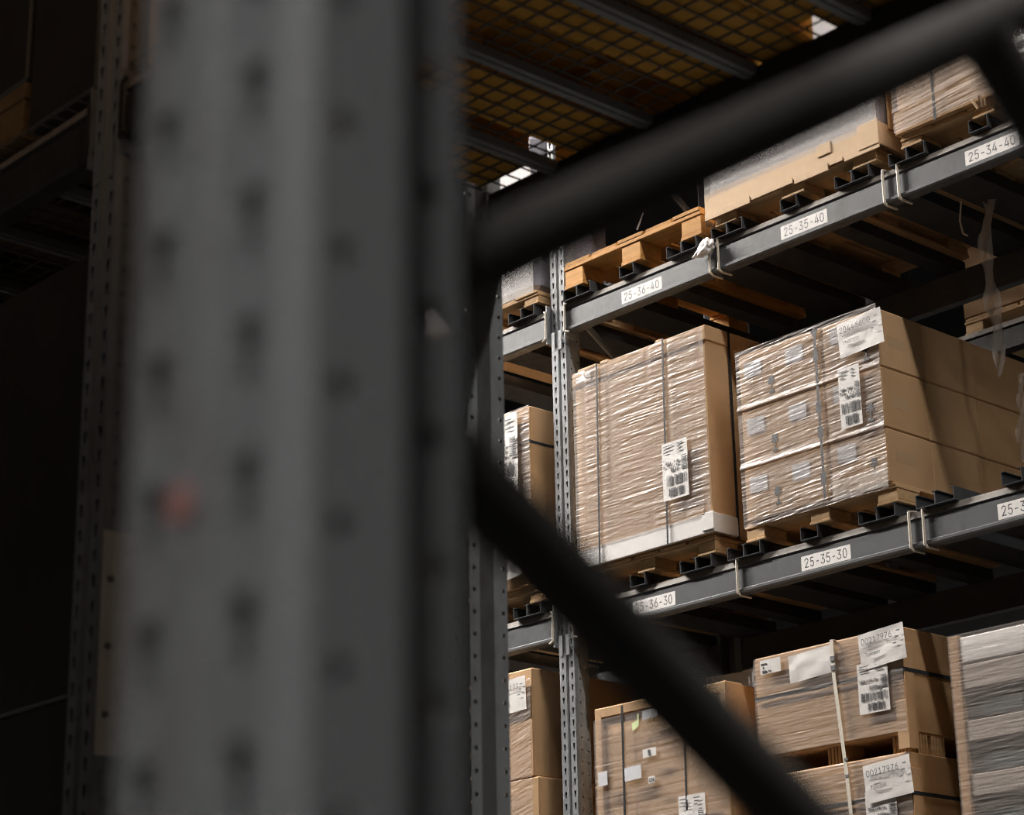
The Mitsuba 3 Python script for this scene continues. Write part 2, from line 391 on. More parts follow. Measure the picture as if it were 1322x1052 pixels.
clip(-4.762, 30, 'cream clip looped round the lower beam right of label 25-35-30', w=.064)

# white rag caught on the first clip
def rag():
    v = trimesh.creation.icosphere(3, 1.0); p = v.vertices
    r = 1 + .9 * (meshkit.fbm(p * 2.3 + 5, 3, 3) - .5)
    p = p * r[:, None] * [.036, .016, .036]
    p[:, 0] -= np.clip(-p[:, 0] - .015, 0, 1) * 1.6; p[:, 2] -= np.clip(-p[:, 0] - .02, 0, 1) * .5
    v.vertices = p + [-5.712, BF - .022, 3.615]; return v
put('rag', rag(), 'paper', smooth=35, label='crumpled white scrap of film stuck on the upper beam clip', cat='scrap')

# ------------------------------------------------------------------ pallets
def pallet(x, z0, w=.80, y0=6.35, d=1.1, blk=.08, bd=.02, woods=('wood', 'wood_cross'), label='', top=5, group=None, bw=.11, skids=None, cap=True):
    """bottom skids along y, nine blocks, three cross boards, top boards along y"""
    k = thing('wooden_pallet', label, 'pallet', group); r = np.random.default_rng(int(abs(x * 1000) + z0 * 77))
    xs = skids or (x - w / 2 + bw / 2, x, x + w / 2 - bw / 2); ys = (y0 + .07, y0 + d / 2, y0 + d - .07); z = z0
    for a in xs: put('skid', cbx(a - bw / 2, a + bw / 2, y0, y0 + d, z, z + bd, .002), woods[0], k)
    z += bd
    for a in xs:
        for i, b in enumerate(ys):
            put('block', cbx(a - bw / 2 + .002, a + bw / 2 - .002, b - .066, b + .066, z, z + blk, .003), woods[1], k)
    z += blk
    for b in ys: put('cross_board', cbx(x - w / 2, x + w / 2, b - .07, b + .07, z, z + bd, .002), woods[1], k)
    z += bd
    tw = w / top
    for i in range(top):
        a = x - w / 2 + i * tw; e = float(r.uniform(-.006, .006))
        put('top_board', cbx(a + .006, a + tw - .006, y0 + e, y0 + d + e, z, z + bd, .002), woods[0], k)
    return k, z + bd

# ------------------------------------------------------------------ loads
PZ30 = B30 + .0012 + CH_H + .0006
YF = 6.365
K = YF / 6.30
def k_(*a): return [v * K for v in a]

def paper_sheet(parent, name, x0, x1, z0, z1, y, roll=0, label=None, mat_='paper', crumple=.0015, seed=1, nx=14, nz_=16, thick=True):
    d = lambda X, Z: crumple * 2 * (nz(X, Z, 9, 16, seed, 2) - .5)
    m = sheet(x0, x1, z0, z1, y, nx, nz_, d); c = ((x0 + x1) / 2, y, (z0 + z1) / 2)
    if roll: roty(m, -roll, c)
    kw = {'label': label} if label else {}
    return put(name, m, 'paper_thin' if mat_ == 'paper' else mat_, parent, smooth=True, **kw)

def ship_print(p, x0, x1, z0, z1, y, seed, number=None, weight=None, roll=0):
    """print of a shipping label: head lines, number, weight and two barcodes"""
    w, h = x1 - x0, z1 - z0; y -= .0012; r = np.random.default_rng(seed); m = []
    for i in range(3):
        zz = z1 - h * (.07 + .055 * i); m.append(bx(x0 + w * .08, x0 + w * (.25 + .25 * r.random()), y - .0005, y, zz, zz + h * .014))
        m.append(bx(x0 + w * .62, x0 + w * (.72 + .15 * r.random()), y - .0005, y, zz, zz + h * .016))
    for i in range(9):
        zz = z1 - h * (.30 + .028 * i); m.append(bx(x0 + w * .76, x0 + w * .96, y - .0005, y, zz, zz + h * (.008 + .012 * r.random())))
    if number: m.append(wall_text(number, h * .058, x0 + w * .36, y, z1 - h * .36, depth=.0005, bold=True))
    else:
        for i in range(2): m += bars(x0 + w * .06, x0 + w * .68, z1 - h * (.38 + .06 * i), z1 - h * (.345 + .06 * i), y, 16, seed + i)
    if weight: m.append(wall_text(weight, h * .07, x0 + w * .56, y, z1 - h * .50, depth=.0005, bold=True))
    else: m += bars(x0 + w * .3, x0 + w * .7, z1 - h * .52, z1 - h * .47, y, 9, seed + 5)
    m += bars(x0 + w * .09, x0 + w * .92, z1 - h * .75, z1 - h * .59, y, 30, seed + 2)
    m += bars(x0 + w * .24, x0 + w * .82, z1 - h * .94, z1 - h * .80, y, 20, seed + 3)
    m = cat_(m)
    if roll: roty(m, -roll, ((x0 + x1) / 2, y, (z0 + z1) / 2))
    put('print', m, 'ink', p, kind='stuff')

def doc_print(p, x, z, y, w, h, number, name, roll, seed=0):
    """big letter sheet: a long number, a small name, a few marks"""
    y -= .0025; m = [wall_text(number, h * .17, x - w * .08, y, z + h * .26, depth=.0005, squeeze=.9)]
    if name: m.append(wall_text(name, h * .11, x - w * .2, y, z - h * .12, depth=.0005, squeeze=.9))
    for a, b in ((.36, .14), (.30, -.02), (.40, .3)): m.append(bx(x + w * a - .008, x + w * a + .008, y - .0005, y, z + h * b - .003, z + h * b + .002))
    m.append(bx(x - w * .38, x - w * .22, y - .0005, y, z + h * .07, z + h * .085))
    m = cat_(m); roty(m, -roll, (x, y, z)); put('print', m, 'ink_grey', p, kind='stuff')

def strap_v(k, x, z0, z1, y, w=.013, m_='strap_black', lean=0.0, label='black packing strap', side_y=None):
    m = cat_([bx(x - w / 2, x + w / 2, y - .0012, y, z0, z1)])
    if lean: v = m.vertices.copy(); v[:, 0] += lean * (v[:, 2] - z1); m.vertices = v
    return put('strap', m, m_, k, label=label)

# --- big wrapped carton, label 25-36-30
x0, x1 = k_(-6.466, -5.690); zb, zt = k_(2.432, 3.232)
pk, ptop = pallet((x0 + x1) / 2 - .01, PZ30, .78, blk=.043, bd=.0115, d=1.1, label='wooden pallet under the tall lidded carton on the lower beam', y0=6.378, bw=.10)
k = thing('wrapped_carton', 'tall film-wrapped carton with lid and white base tray above label 25-36-30', 'carton')
put('body', cbx(x0, x1, YF, YF + 1.1, ptop + .004, zt, .006), 'card', k)
lid = cat_([cbx(x0 - .010, x1 + .007, YF - .007, YF + 1.107, zt - .058, zt + .010, .004)])
put('lid', lid, 'card', k, label='cardboard lid')
for a, b in ((x0 + .03, x0 + .15), (x0 + .17, x0 + .22), (x1 - .28, x1 - .24)):
    put('flap', cbx(a, b, YF - .009, YF + .08, zt + .004, zt + .018, .002), 'card_pale', k)
tr = cat_([cbx(x0 + .004, x1 + .009, YF - .012, YF - .004, ptop + .002, ptop + .083, .002), cbx(x1 + .001, x1 + .010, YF - .012, YF + .135, ptop + .002, ptop + .083, .002),
           cbx(x1 - .055, x1 + .012, YF - .016, YF - .010, ptop + .012, ptop + .087, .002)])
put('base_tray', tr, 'white_board', k, label='white board edging round the foot')
put('film', sheet(x0 + .002, x1 - .002, ptop + .07, zt + .004, YF - .010, 100, 300, film_disp(11, .0020, .012, 6.5, tilt=.01, columns=.9)), 'film', k, smooth=True, label='clear wrinkled stretch film')
strap_v(k, k_(-6.308)[0], ptop - .005, zt + .012, YF - .018, .009, lean=.02)
strap_v(k, k_(-5.914)[0], ptop - .005, zt + .012, YF - .018, .009, lean=.02)
put('strap', bx(x1 + .0075, x1 + .0095, YF + .128, YF + .141, ptop - .005, zt + .012), 'strap_black', k, label='black packing strap')
sx0, sx1, sz0, sz1 = *k_(-5.943, -5.800), *k_(2.536, 2.782)
p = paper_sheet(k, 'shipping_label', sx0, sx1, sz0, sz1, YF - .020, 0, 'white shipping label with barcodes', crumple=.0012, seed=3)
ship_print(p, sx0, sx1, sz0, sz1, YF - .0215, 5)
p = paper_sheet(k, 'film_label', x0 + .02, x0 + .115, zt - .045, zt + .004, YF - .014, 0, crumple=.003, seed=9)

# --- stack of cartons, label 25-35-30 : two columns, three rows
x0, x1 = k_(-5.520, -4.806); zb, zt = k_(2.345, 3.052)
pallet((x0 + x1) / 2, PZ30, .76, blk=.043, bd=.0115, d=1.1, label='wooden pallet under the wrapped carton stack on the lower beam', y0=6.378, bw=.10)
zrow = [PZ30 + .0780, k_(2.572)[0], k_(2.815)[0], zt]; xs = [x0, k_(-5.085)[0], x1]
ydep = (.395, .42)
keyst = []
for r_ in range(3):
    for c in range(2):
        where = ('bottom', 'middle', 'top')[r_]; side = ('left', 'right')[c]
        kk = put('carton', cbx(xs[c] + .002, xs[c + 1] - .002, YF + .002 * ((r_ + c) % 2), YF + .275, zrow[r_] + .001, zrow[r_ + 1] - .001, .005), 'card' if (r_ + c) % 2 else 'card_kraft',
                 label=f'brown carton, {where} {side} in the wrapped stack above label 25-35-30', cat='carton')
        keyst.append(kk)
        # tracking label and handling mark of each carton, near its lower corner
        w_ = xs[c + 1] - xs[c]; zz = zrow[r_ + 1] - (.075 if c == 0 else .06)
        for fx, q in (((.12, 0), (.62, .025)) if c == 0 else ((.22, .0),)):
            a = xs[c] + w_ * fx - .02
            paper_sheet(kk, 'small_label', a, a + .09, zz - .03 - q * 0, zz + .035, YF - .0025, 0, mat_='paper_blue', crumple=.0008, seed=int(r_ * 7 + c + fx * 10), nx=6, nz_=6)
        a = xs[c] + w_ * (.42 if c == 0 else .80); zz = zrow[r_] + .06
        g = cat_([bx(a - .012, a + .012, YF - .0165, YF - .0158, zz + .03, zz + .044), bx(a - .016, a + .016, YF - .0165, YF - .0158, zz + .012, zz + .03), bx(a - .003, a + .003, YF - .0165, YF - .0158, zz - .018, zz + .014), bx(a - .013, a + .013, YF - .0165, YF - .0158, zz - .028, zz - .018)])
        put('handling_mark', g, 'ink', kk, label='dark printed handling mark')
for r_ in range(3):
    for j, (ya, yb) in enumerate(((YF + .28, YF + .60), (YF + .605, YF + 1.08))):
        put('carton', cbx(x0 + .01, x1 - .004 - .003 * j, ya, yb, zrow[r_] + .001, zrow[r_ + 1] - .001, .005), 'card_kraft' if j else 'card',
            label=f'brown carton in the {("bottom", "middle", "top")[r_]} row of the stack, {("second from the front", "at the shadowed back")[j]}', cat='carton')
for r_ in range(3):
    put('tape_patch', bx(x1 - .0025, x1 - .0012, YF + .05, YF + .16, zrow[r_] + .09, zrow[r_] + .135), 'tape', keyst[r_ * 2 + 1])
k = thing('film_wrap', 'clear stretch film wrapped round the six front cartons above label 25-35-30', 'stretch film')
fm = sheet(x0 - .002, x1 + .004, zrow[0] - .028, zt + .012, YF - .008, 96, 270, film_disp(23, .0021, .014, 5.0, tilt=-.05, columns=.3, ripple=.004))
v = fm.vertices.copy()
for zr in zrow[1:3]:
    v[:, 1] -= .006 * np.exp(-((v[:, 2] - zr) / .012) ** 2)
fm.vertices = v
put('front_film', fm, 'film', k, smooth=True)
put('black_band', cat_([bx(xs[1] - .024, xs[1] - .013, YF - .021, YF - .020, zrow[0], zt)] + [bx(xs[1] - .032, xs[1] - .006, YF - .0215, YF - .0205, zz, zz + .045) for zz in (zrow[0] + .06, zrow[1] + .03, zrow[1] + .13, zrow[2] + .10)]), 'ink', k, label='dark printed tape down the seam')
put('tape_end', trimesh.creation.extrude_polygon(Polygon([(-.02, 0), (.02, 0), (.006, -.03), (-.006, -.03)]), .001).apply_transform(trimesh.transformations.rotation_matrix(math.pi / 2, [1, 0, 0])).apply_translation((xs[1] - .018, YF - .0205, zt - .01)), 'ink', k)
cx, cz = k_(-4.879, 2.962)
p = paper_sheet(k, 'letter_sheet', cx - .108, cx + .108, cz - .072, cz + .072, YF - .022, 3.0, 'white letter sheet numbered 20446600', crumple=.004, seed=12)
doc_print(p, cx, cz, YF - .0265, .216, .144, '20446600', 'Thoxson', 3.0)
sx0, sx1, sz0, sz1 = *k_(-5.001, -4.898), *k_(2.605, 2.846)
p = paper_sheet(k, 'shipping_label', sx0, sx1, sz0, sz1, YF - .020, 0, 'tall white shipping label with barcodes', crumple=.001, seed=13)
ship_print(p, sx0, sx1, sz0, sz1, YF - .0212, 17)
put('film_tail', sheet(x1 - .26, x1 + .006, zrow[0] - .02, zrow[0] + .055, YF - .016, 40, 26, lambda X, Z: .012 * nz(X, Z, 14, 22, 31, 3)), 'film_loose', k, smooth=True)

# --- pair of long cartons with slats between, label 25-35-20
x0, x1 = k_(-5.520, -4.809)
zt1, zb1, zt2 = k_(1.813)[0], k_(1.428)[0], k_(1.358)[0]
pallet((x0 + x1) / 2, B20 + .002, .76, blk=.07, bd=.018, d=1.12, label='pallet under the two tied cartons in the bottom row', y0=6.378, bw=.10)
def long_carton(za, zb, label, seed, low):
    k = thing('tied_carton', label, 'carton')
    put('body', cbx(x0, x1, YF, YF + 1.08, za, zb, .006), 'card_kraft', k)
    put('film', sheet(x0 + .004, x1 + .002, za + .004, zb - .004, YF - .005, 70, 150, film_disp(seed, .0011, .011, 4.5, tilt=-.01, ripple=.003)), 'film_calm', k, smooth=True, label='clear wrinkled stretch film')
    put('corner_post', cat_([cbx(x1 - .045, x1 + .006, YF - .007, YF - .001, za - low, za + .30 * (zb - za), .002), cbx(x1 + .001, x1 + .007, YF - .007, YF + .05, za - low, zb - .06, .002)]), 'card', k, label='cardboard corner protector')
    zs = za + (zb - za) * .60
    m = cat_([bx(x0 - .001, x1 + .008, YF - .009, YF - .0078, zs - .016, zs), bx(x1 + .0075, x1 + .009, YF - .009, YF + 1.0, zs - .014, zs)])
    v = m.vertices.copy(); v[:, 2] -= np.where(v[:, 1] < YF + .05, .03 * (x1 - v[:, 0]) - .012, 0) * 0; m.vertices = v
    put('strap', m, 'strap_black', k, label='dark strap around the carton')
    return k
kA = long_carton(zb1, zt1, 'long film-wrapped carton with sheet 00217976, upper of the tied pair in the bottom row', 41, .062)
kB = long_carton(B20 + .002 + .146, zt2, 'long film-wrapped carton, lower of the tied pair in the bottom row', 47, 0)
kS = thing('slat_spacer', 'dark spacer of upright wooden slats between the two tied cartons', 'spacer')
for j, a in enumerate((k_(-5.210)[0], k_(-4.908)[0], x0 + .02)):
    for i in range(5):
        put('slat', cbx(a + i * .0165, a + i * .0165 + .012, YF + .03, YF + .15, zt2, zb1, .001), 'wood', kS)
for yy in (YF + .035, YF + .135, YF + .5, YF + .9):
    for i in range(5):
        put('slat', cbx(x1 - .10, x1 - .004, yy + i * .0165, yy + i * .0165 + .012, zt2, zb1, .001), 'wood', kS)
# vertical cream strap tying both
kk = thing('tie_strap', 'cream packing strap running down over both tied cartons', 'strap')
st = [(-5.123, 1.816), (-5.122, 1.681), (-5.093, 1.320), (-5.084, 1.164), (-5.08, 1.06)]
m = []
for (a, b), (c, d) in zip(st[:-1], st[1:]):
    q = np.array([[a * K - .008, b * K], [a * K + .008, b * K], [c * K + .008, d * K], [c * K - .008, d * K]])
    e = trimesh.creation.extrude_polygon(Polygon(q), .0014, engine='earcut'); v = e.vertices.copy(); e.vertices = np.stack([v[:, 0], YF - .0135 - v[:, 2], v[:, 1]], 1); e.fix_normals(); m.append(e)
m.append(bx(st[0][0] * K - .008, st[0][0] * K + .008, YF - .013, YF + .6, zt1 + .001, zt1 + .003))
put('band', cat_(m), 'strap_cream', kk)
put('buckle', cat_([bx(st[1][0] * K - .010, st[1][0] * K + .010, YF - .018, YF - .014, b_ * K, b_ * K + .018) for b_ in (1.70, 1.735)] + [bx(-5.094 * K - .004, -5.094 * K + .012, YF - .0165, YF - .0135, b_ * K, b_ * K + .01) for b_ in (1.36, 1.30)]), 'ink_grey', kk)
def sheet_at(parent, cx, cz, w, h, roll, num, nm, seed, y=YF - .013):
    p = paper_sheet(parent, 'letter_sheet', cx - w / 2, cx + w / 2, cz - h / 2, cz + h / 2, y - .004, roll, f'white letter sheet numbered {num}', crumple=.003, seed=seed)
    doc_print(p, cx, cz, y - .0075, w, h, num, nm, roll)
sx0, sx1, sz0, sz1 = *k_(-5.013, -4.873), *k_(1.515, 1.70)
p = paper_sheet(kA, 'shipping_label', sx0, sx1, sz0, sz1, YF - .0135, 0, 'white shipping label reading 002 179 76 and 122kg', crumple=.0006, seed=51)
ship_print(p, sx0, sx1, sz0, sz1, YF - .0142, 52, '002 179 76', '122kg')
sheet_at(kA, -4.888 * K, 1.748 * K, .212, .135, 4.0, '00217976', 'Turcson', 53)
sx0, sx1, sz0, sz1 = *k_(-5.016, -4.876), *k_(1.06, 1.235)
p = paper_sheet(kB, 'shipping_label', sx0, sx1, sz0, sz1, YF - .0135, 0, 'white shipping label reading 122kg', crumple=.0006, seed=54)
ship_print(p, sx0, sx1, sz0, sz1, YF - .0142, 55, '002 179 76', '122kg')
sheet_at(kB, -4.904 * K, 1.268 * K, .214, .14, 4.5, '00217976', 'Turcson', 56)
p = paper_sheet(kA, 'film_label', *k_(-5.336, -5.112, 1.690, 1.795), YF - .012, 3, 'crumpled white label under film', crumple=.007, seed=61, nx=24, nz_=20)
sx0, sx1, sz0, sz1 = *k_(-5.477, -5.374), *k_(1.741, 1.796)
p = paper_sheet(kA, 'small_label', sx0, sx1, sz0, sz1, YF - .0165, 0, 'small white label', crumple=.0005, seed=62)
put('print', cat_(bars(sx0 + .008, sx0 + .055, sz0 + .006, sz0 + .014, YF - .0177, 12, 4) + [bx(sx0 + .006, sx0 + .036, YF - .0182, YF - .0177, sz0 + .037, sz0 + .042), bx(sx0 + .014, sx0 + .02, YF - .0182, YF - .0177, sz0 + .022, sz0 + .03)]), 'ink', p)

# --- wrapped crate with grey planks, label 25-34-20
x0 = k_(-4.605)[0]; x1 = x0 + .765; zt = k_(1.731)[0]
pallet((x0 + x1) / 2, B20 + .002, .78, blk=.07, bd=.018, d=1.12, label='pallet under the wrapped crate of grey planks', y0=6.378, bw=.10)
k = thing('plank_crate', 'film-wrapped crate of grey planks and dark panes at the right edge of the bottom row', 'crate')
zb0 = B20 + .002 + .146
for a, b in ((x0, x0 + .042), (x1 - .042, x1)):
    put('corner_post', cat_([cbx(a, b, YF, YF + .05, zb0, zt, .003), cbx(a, b, YF + 1.0, YF + 1.05, zb0, zt, .003)]), 'card_brown', k)
rows = [('top_board', 'paper', 1.632, 1.722), ('plank', 'plank_grey', 1.536, 1.622), ('plank', 'plank_grey', 1.354, 1.426), ('plank', 'plank_grey', 1.163, 1.239)]
for nm, mt, a, b in rows:
    put(nm, cbx(x0 + .043, x1 - .043, YF + .004, YF + .03, a * K, b * K, .003), mt, k, **({'label': 'white top board'} if nm == 'top_board' else {}))
for a, b in ((1.44, 1.53), (1.25, 1.35), (1.03, 1.155)):
    for i in range(3):
        u = x0 + .045 + i * .237
        put('pane', cbx(u, u + .232, YF + .02 + .006 * (i % 2), YF + .045, a * K, b * K, .002), 'teal_glass', k)
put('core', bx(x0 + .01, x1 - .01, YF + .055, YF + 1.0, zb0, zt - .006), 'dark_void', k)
put('film', sheet(x0 + .001, x1, zb0 + .02, zt + .002, YF - .005, 90, 240, film_disp(71, .0010, .011, 5.5, tilt=.0)), 'film_calm', k, smooth=True, label='clear wrinkled stretch film')

# --- carton with recessed front panel, label 25-36-20
x0, x1 = k_(-6.405, -5.672); zt = k_(1.757)[0]
pallet((x0 + x1) / 2, B20 + .002, .78, blk=.07, bd=.018, d=1.12, label='pallet under the framed carton in the bottom row', y0=6.378, bw=.10)
k = thing('framed_carton', 'large wrapped carton with cardboard edge frame, numbered 5, beside the middle upright', 'carton')
put('body', cbx(x0 + .004, x1 - .004, YF + .012, YF + 1.08, zb0, zt - .004, .005), 'card_kraft', k)
fr = cat_([cbx(x0, x0 + .044, YF, YF + .1, zb0, zt, .004), cbx(x1 - .036, x1, YF, YF + .1, zb0, zt, .004), cbx(x0 + .02, x1 - .02, YF + .0005, YF + .1, zt - .044, zt - .0005, .004)])
put('edge_frame', fr, 'card', k, label='paler cardboard edge frame')
put('film', sheet(x0 + .002, x1 - .002, zb0 + .02, zt - .05, YF - .004, 80, 190, film_disp(81, .0010, .012, 3.0, tilt=-.02, ripple=.001)), 'film_calm', k, smooth=True, label='clear wrinkled stretch film')
strap_v(k, k_(-6.232)[0], zb0, zt - .012, YF - .010, .012, lean=.01)
strap_v(k, k_(-5.891)[0], zb0, zt - .012, YF - .010, .010, lean=.01)
def small(x0_, x1_, z0_, z1_, label, mt='paper_blue', roll=2, seed=1, y=YF - .015):
    a, b, c, d = k_(x0_, x1_, z0_, z1_)
    return paper_sheet(k, 'small_label', a, b, c, d, y, roll, label, mat_=mt, crumple=.0006, seed=seed, nx=6, nz_=6), (a + b) / 2, (c + d) / 2
p, cx, cz = small(-6.120, -6.046, 1.515, 1.549, 'white label numbered 5', 'white_board', 2, 1)
put('print', wall_text('5', .022, cx, YF - .0165, cz, 3, bold=True), 'ink', p)
p, cx, cz = small(-6.094, -6.058, 1.409, 1.437, 'small white label reading CN', 'white_board', 2, 2)
put('print', wall_text('CN', .015, cx, YF - .0165, cz, 3), 'ink', p)
small(-6.226, -6.132, 1.436, 1.490, 'grey label under film left of the centre', 'paper_blue', 2, 3)
small(-6.377, -6.324, 1.434, 1.491, 'grey label under film at the left edge', 'paper_blue', 2, 4)
small(-6.116, -6.03, 1.668, 1.705, 'grey label under film near the top', 'paper_blue', 2, 5)
gn = Polygon([(-6.178, 1.664), (-6.146, 1.672), (-6.146, 1.698), (-6.139, 1.698), (-6.138, 1.650), (-6.150, 1.642), (-6.176, 1.632)])
e = trimesh.creation.extrude_polygon(gn, .001, engine='earcut'); v = e.vertices.copy(); e.vertices = np.stack([v[:, 0] * K, YF - .011 - v[:, 2], v[:, 1] * K], 1); e.fix_normals()
put('note', e, 'green_note', k, label='torn pale green note')
a, b, c, d = k_(-5.940, -5.797, 1.10, 1.338)
p = paper_sheet(k, 'shipping_label', a, b, c, d, YF - .012, 0, 'white shipping label with barcodes', crumple=.004, seed=88)
ship_print(p, a, b, c, d, YF - .015, 90)

# --- dark film-covered load behind, seen between the carton and the tied pair
def bag():
    m = cbx(-6.0, -5.60, 6.60, 7.2, zb0, 1.80, .05).subdivide().subdivide().subdivide().subdivide()
    p = m.vertices; m.vertices = p + .05 * (meshkit.fbm(p * 6, 3, 4) - .5)[:, None] * np.array([1, 1, 1.0]); return m
# (stands on the rear half of the framed carton's pallet position; drawn as a film hood over its back)
hk = put('film_hood', sheet(x1 - .30, x1 + .085, 1.62, zt + .085, 6.62, 40, 40, lambda X, Z: .07 * nz(X, Z, 7, 7, 5, 3) - .5 * np.clip(X - x1 + .02, 0, 1) + 0 * Z), 'film_loose', smooth=True, label='dark loose film hood standing up behind the framed carton', cat='stretch film')

# --- boxes left of the middle upright
def plain(name, x0, x1, z0, z1, label, y=YF, d=.9, mt='card', cat='carton'):
    k = put(name, cbx(x0, x1, y, y + d, z0, z1, .006), mt, label=label, cat=cat)
    put('tape', bx((x0 + x1) / 2 - .025, (x0 + x1) / 2 + .025, y - .0006, y + d + .0006, z1 - .08, z1 + .0006), 'tape', k); return k
pallet(-7.155, PZ30, .78, blk=.03, bd=.0155, d=1.1, label='wooden pallet under the half-hidden carton left of the middle upright', y0=6.378, bw=.10)
ax0, ax1 = -7.53, -6.752 * K
k = plain('carton', ax0, ax1, 2.50, 3.175 * K, 'cardboard carton with a big shipping label, half hidden left of the middle upright', y=YF)
put('film', sheet(ax1 - .45, ax1 + .002, 2.48, 3.175 * K, YF - .005, 50, 160, film_disp(93, .0014, .014, 5, ripple=.003)), 'film', k, smooth=True)
a, b, c, d = k_(-7.02, -6.818, 2.78, 3.155)
p = paper_sheet(k, 'shipping_label', a, b, c, d, YF - .020, 0, 'white shipping label', crumple=.004, seed=95); ship_print(p, a, b, c, d, YF - .0235, 96)
put('strap', cat_([bx(ax0, ax1 + .002, YF - .010, YF - .0088, 3.013 * K - .012, 3.013 * K), bx(ax1 + .0005, ax1 + .002, YF - .010, YF + .9, 3.013 * K - .012, 3.013 * K)]), 'strap_black', k)
plain('carton', ax0 + .01, ax1 - .03, PZ30 + .0775, 2.498, 'torn low carton under the half-hidden carton left of the middle upright', mt='card_brown')
a, b, c, d = -7.05, -6.87, 2.43, 2.66
p = paper_sheet(k, 'torn_label', a, b, c, d, YF - .016, 8, 'torn white label', crumple=.008, seed=97); ship_print(p, a + .01, b - .03, c + .03, d - .03, YF - .022, 98, roll=8)
# bottom row left: two stacked cartons
zmid = 1.530 * K
pallet(-7.155, B20 + .002, .78, blk=.07, bd=.018, d=1.1, label='pallet under the two cartons left of the middle upright', y0=6.378, bw=.10)
k = plain('carton', -7.55, -6.774 * K, zmid + .002, 1.998 * K, 'upper cardboard carton with a white sheet, left of the middle upright in the bottom row')
put('film', sheet(-7.2, -6.774 * K - .002, zmid, 1.95 * K, YF - .005, 40, 130, film_disp(103, .0016, .018, 5, tilt=-.25, ripple=.006)), 'film_calm', k, smooth=True, label='clear wrinkled stretch film')
cx, cz = -6.90 * K, 1.888 * K
p = paper_sheet(k, 'letter_sheet', cx - .1, cx + .1, cz - .072, cz + .076, YF - .015, 2, 'white letter sheet', crumple=.002, seed=105)
doc_print(p, cx - .0, cz, YF - .018, .2, .14, '00221103', 'Turcs', 2)
k = plain('carton', -7.53, -6.745 * K, zb0, zmid, 'lower cardboard carton left of the middle upright in the bottom row', mt='card')
put('film', sheet(-7.2, -6.775 * K, zb0 + .05, zmid - .004, YF - .005, 40, 110, film_disp(107, .0016, .018, 5, tilt=-.25, ripple=.006)), 'film_calm', k, smooth=True, label='clear wrinkled stretch film')

# --- upper beam: empty pallet at 25-36-40
ZP = B40 + .0012 + CH_H + .0008
k, _ = pallet(-6.17, ZP, .84, blk=.073, bd=.018, d=1.1, woods=('wood_orange', 'wood_orange_cross'), label='empty orange-brown wooden pallet on the upper beam above label 25-36-40', y0=6.375, bw=.12)
put('stamp', roty(rotz(wall_text('EPAL', .026, 0, 0, 0, bold=True), 90, (0, 0, 0)), 0, (0, 0, 0)).apply_translation((-6.17 + .42 - .0015, 6.45, ZP + .055)), 'ink_grey', k, label='dark stamp on the block')
fs = rod((-6.12, 6.37, 3.83), (-6.075, 6.365, 3.895), .0035, 6); put('film_shred', fs, 'paper_blue', k)
# --- tray with film-wrapped goods at 25-35-40
x0, x1 = k_(-5.658, -4.735); zb, zt = k_(3.716, 3.790)
k2, pt = pallet(-5.245, ZP, .86, blk=.034, bd=.012, d=1.1, label='wooden pallet under the grey wrapped goods above label 25-35-40', y0=6.378, bw=.12)
k = thing('goods_tray', 'pale cardboard tray of grey film-wrapped goods above label 25-35-40', 'tray')
tr = [cbx(x0, x1, YF, YF + .006, pt - .012, zt + .022, .002), cbx(x1 - .006, x1, YF, YF + 1.1, pt - .012, zt + .022, .002), cbx(x0, x0 + .006, YF, YF + 1.1, pt - .012, zt + .022, .002), bx(x0, x1, YF + .004, YF + 1.1, pt + .0005, pt + .006)]
for i, (a, b, h) in enumerate(((0, .27, .02), (.28, .52, .012), (.53, .72, .022), (.73, .80, .006), (.81, 1.0, .016))):
    w_ = x1 - x0; tr.append(cbx(x0 + a * w_, x0 + b * w_, YF - .002, YF + .003, pt - .012 - h, pt, .001))
put('tray', cat_(tr), 'card_pale', k)
put('corner_flap', cbx(x1 - .10, x1 + .002, YF - .005, YF, pt - .01, zt + .03, .002), 'card_pale', k)
put('corner_flap', cbx(x1 - .31, x1 - .24, YF - .004, YF, zt - .03, zt + .02, .001), 'card_pale', k)
put('goods', cbx(x0 + .012, x1 - .012, YF + .012, YF + 1.08, pt + .007, 4.62, .02), 'grey_film_goods', k, label='grey wrapped goods')
put('film', sheet(x0 + .004, x1 - .004, zt + .0, 4.60, YF + .004, 60, 220, film_disp(113, .0009, .05, .25, tilt=.0, ripple=.002)), 'film_loose', k, smooth=True, label='clear wrinkled stretch film')
put('back_box', cbx(x1 + .001, x1 + .012, YF + .06, YF + 1.0, zt, 4.4, .002), 'card', k)
# --- wrapped carton at 25-34-40
x0 = k_(-4.655)[0]; x1 = x0 + .80; zb, zt = k_(3.712)[0], 4.56
pallet(x0 + .40, ZP, .78, blk=.02, bd=.0115, d=1.1, label='wooden pallet under the strapped carton above label 25-34-40', y0=6.378, bw=.10)
k = thing('wrapped_carton', 'film-wrapped carton with one black strap and a barcode sheet above label 25-34-40', 'carton')
put('body', cbx(x0 + .014, x1, YF + .004, YF + 1.08, ZP + .075, zt, .006), 'card_kraft', k)
put('base_tray', cbx(x0, x1 + .006, YF - .004, YF + 1.084, ZP + .056, ZP + .155, .004), 'card', k, label='cardboard base tray')
put('film', sheet(x0 + .003, x1, ZP + .063, zt, YF - .009, 70, 280, film_disp(121, .0024, .018, 3.0, tilt=-.06)), 'film', k, smooth=True, label='clear wrinkled stretch film')
strap_v(k, k_(-4.455)[0], ZP + .05, zt, YF - .0145, .012)
a, b, c, d = k_(-4.145, -3.95, 3.82, 3.99)
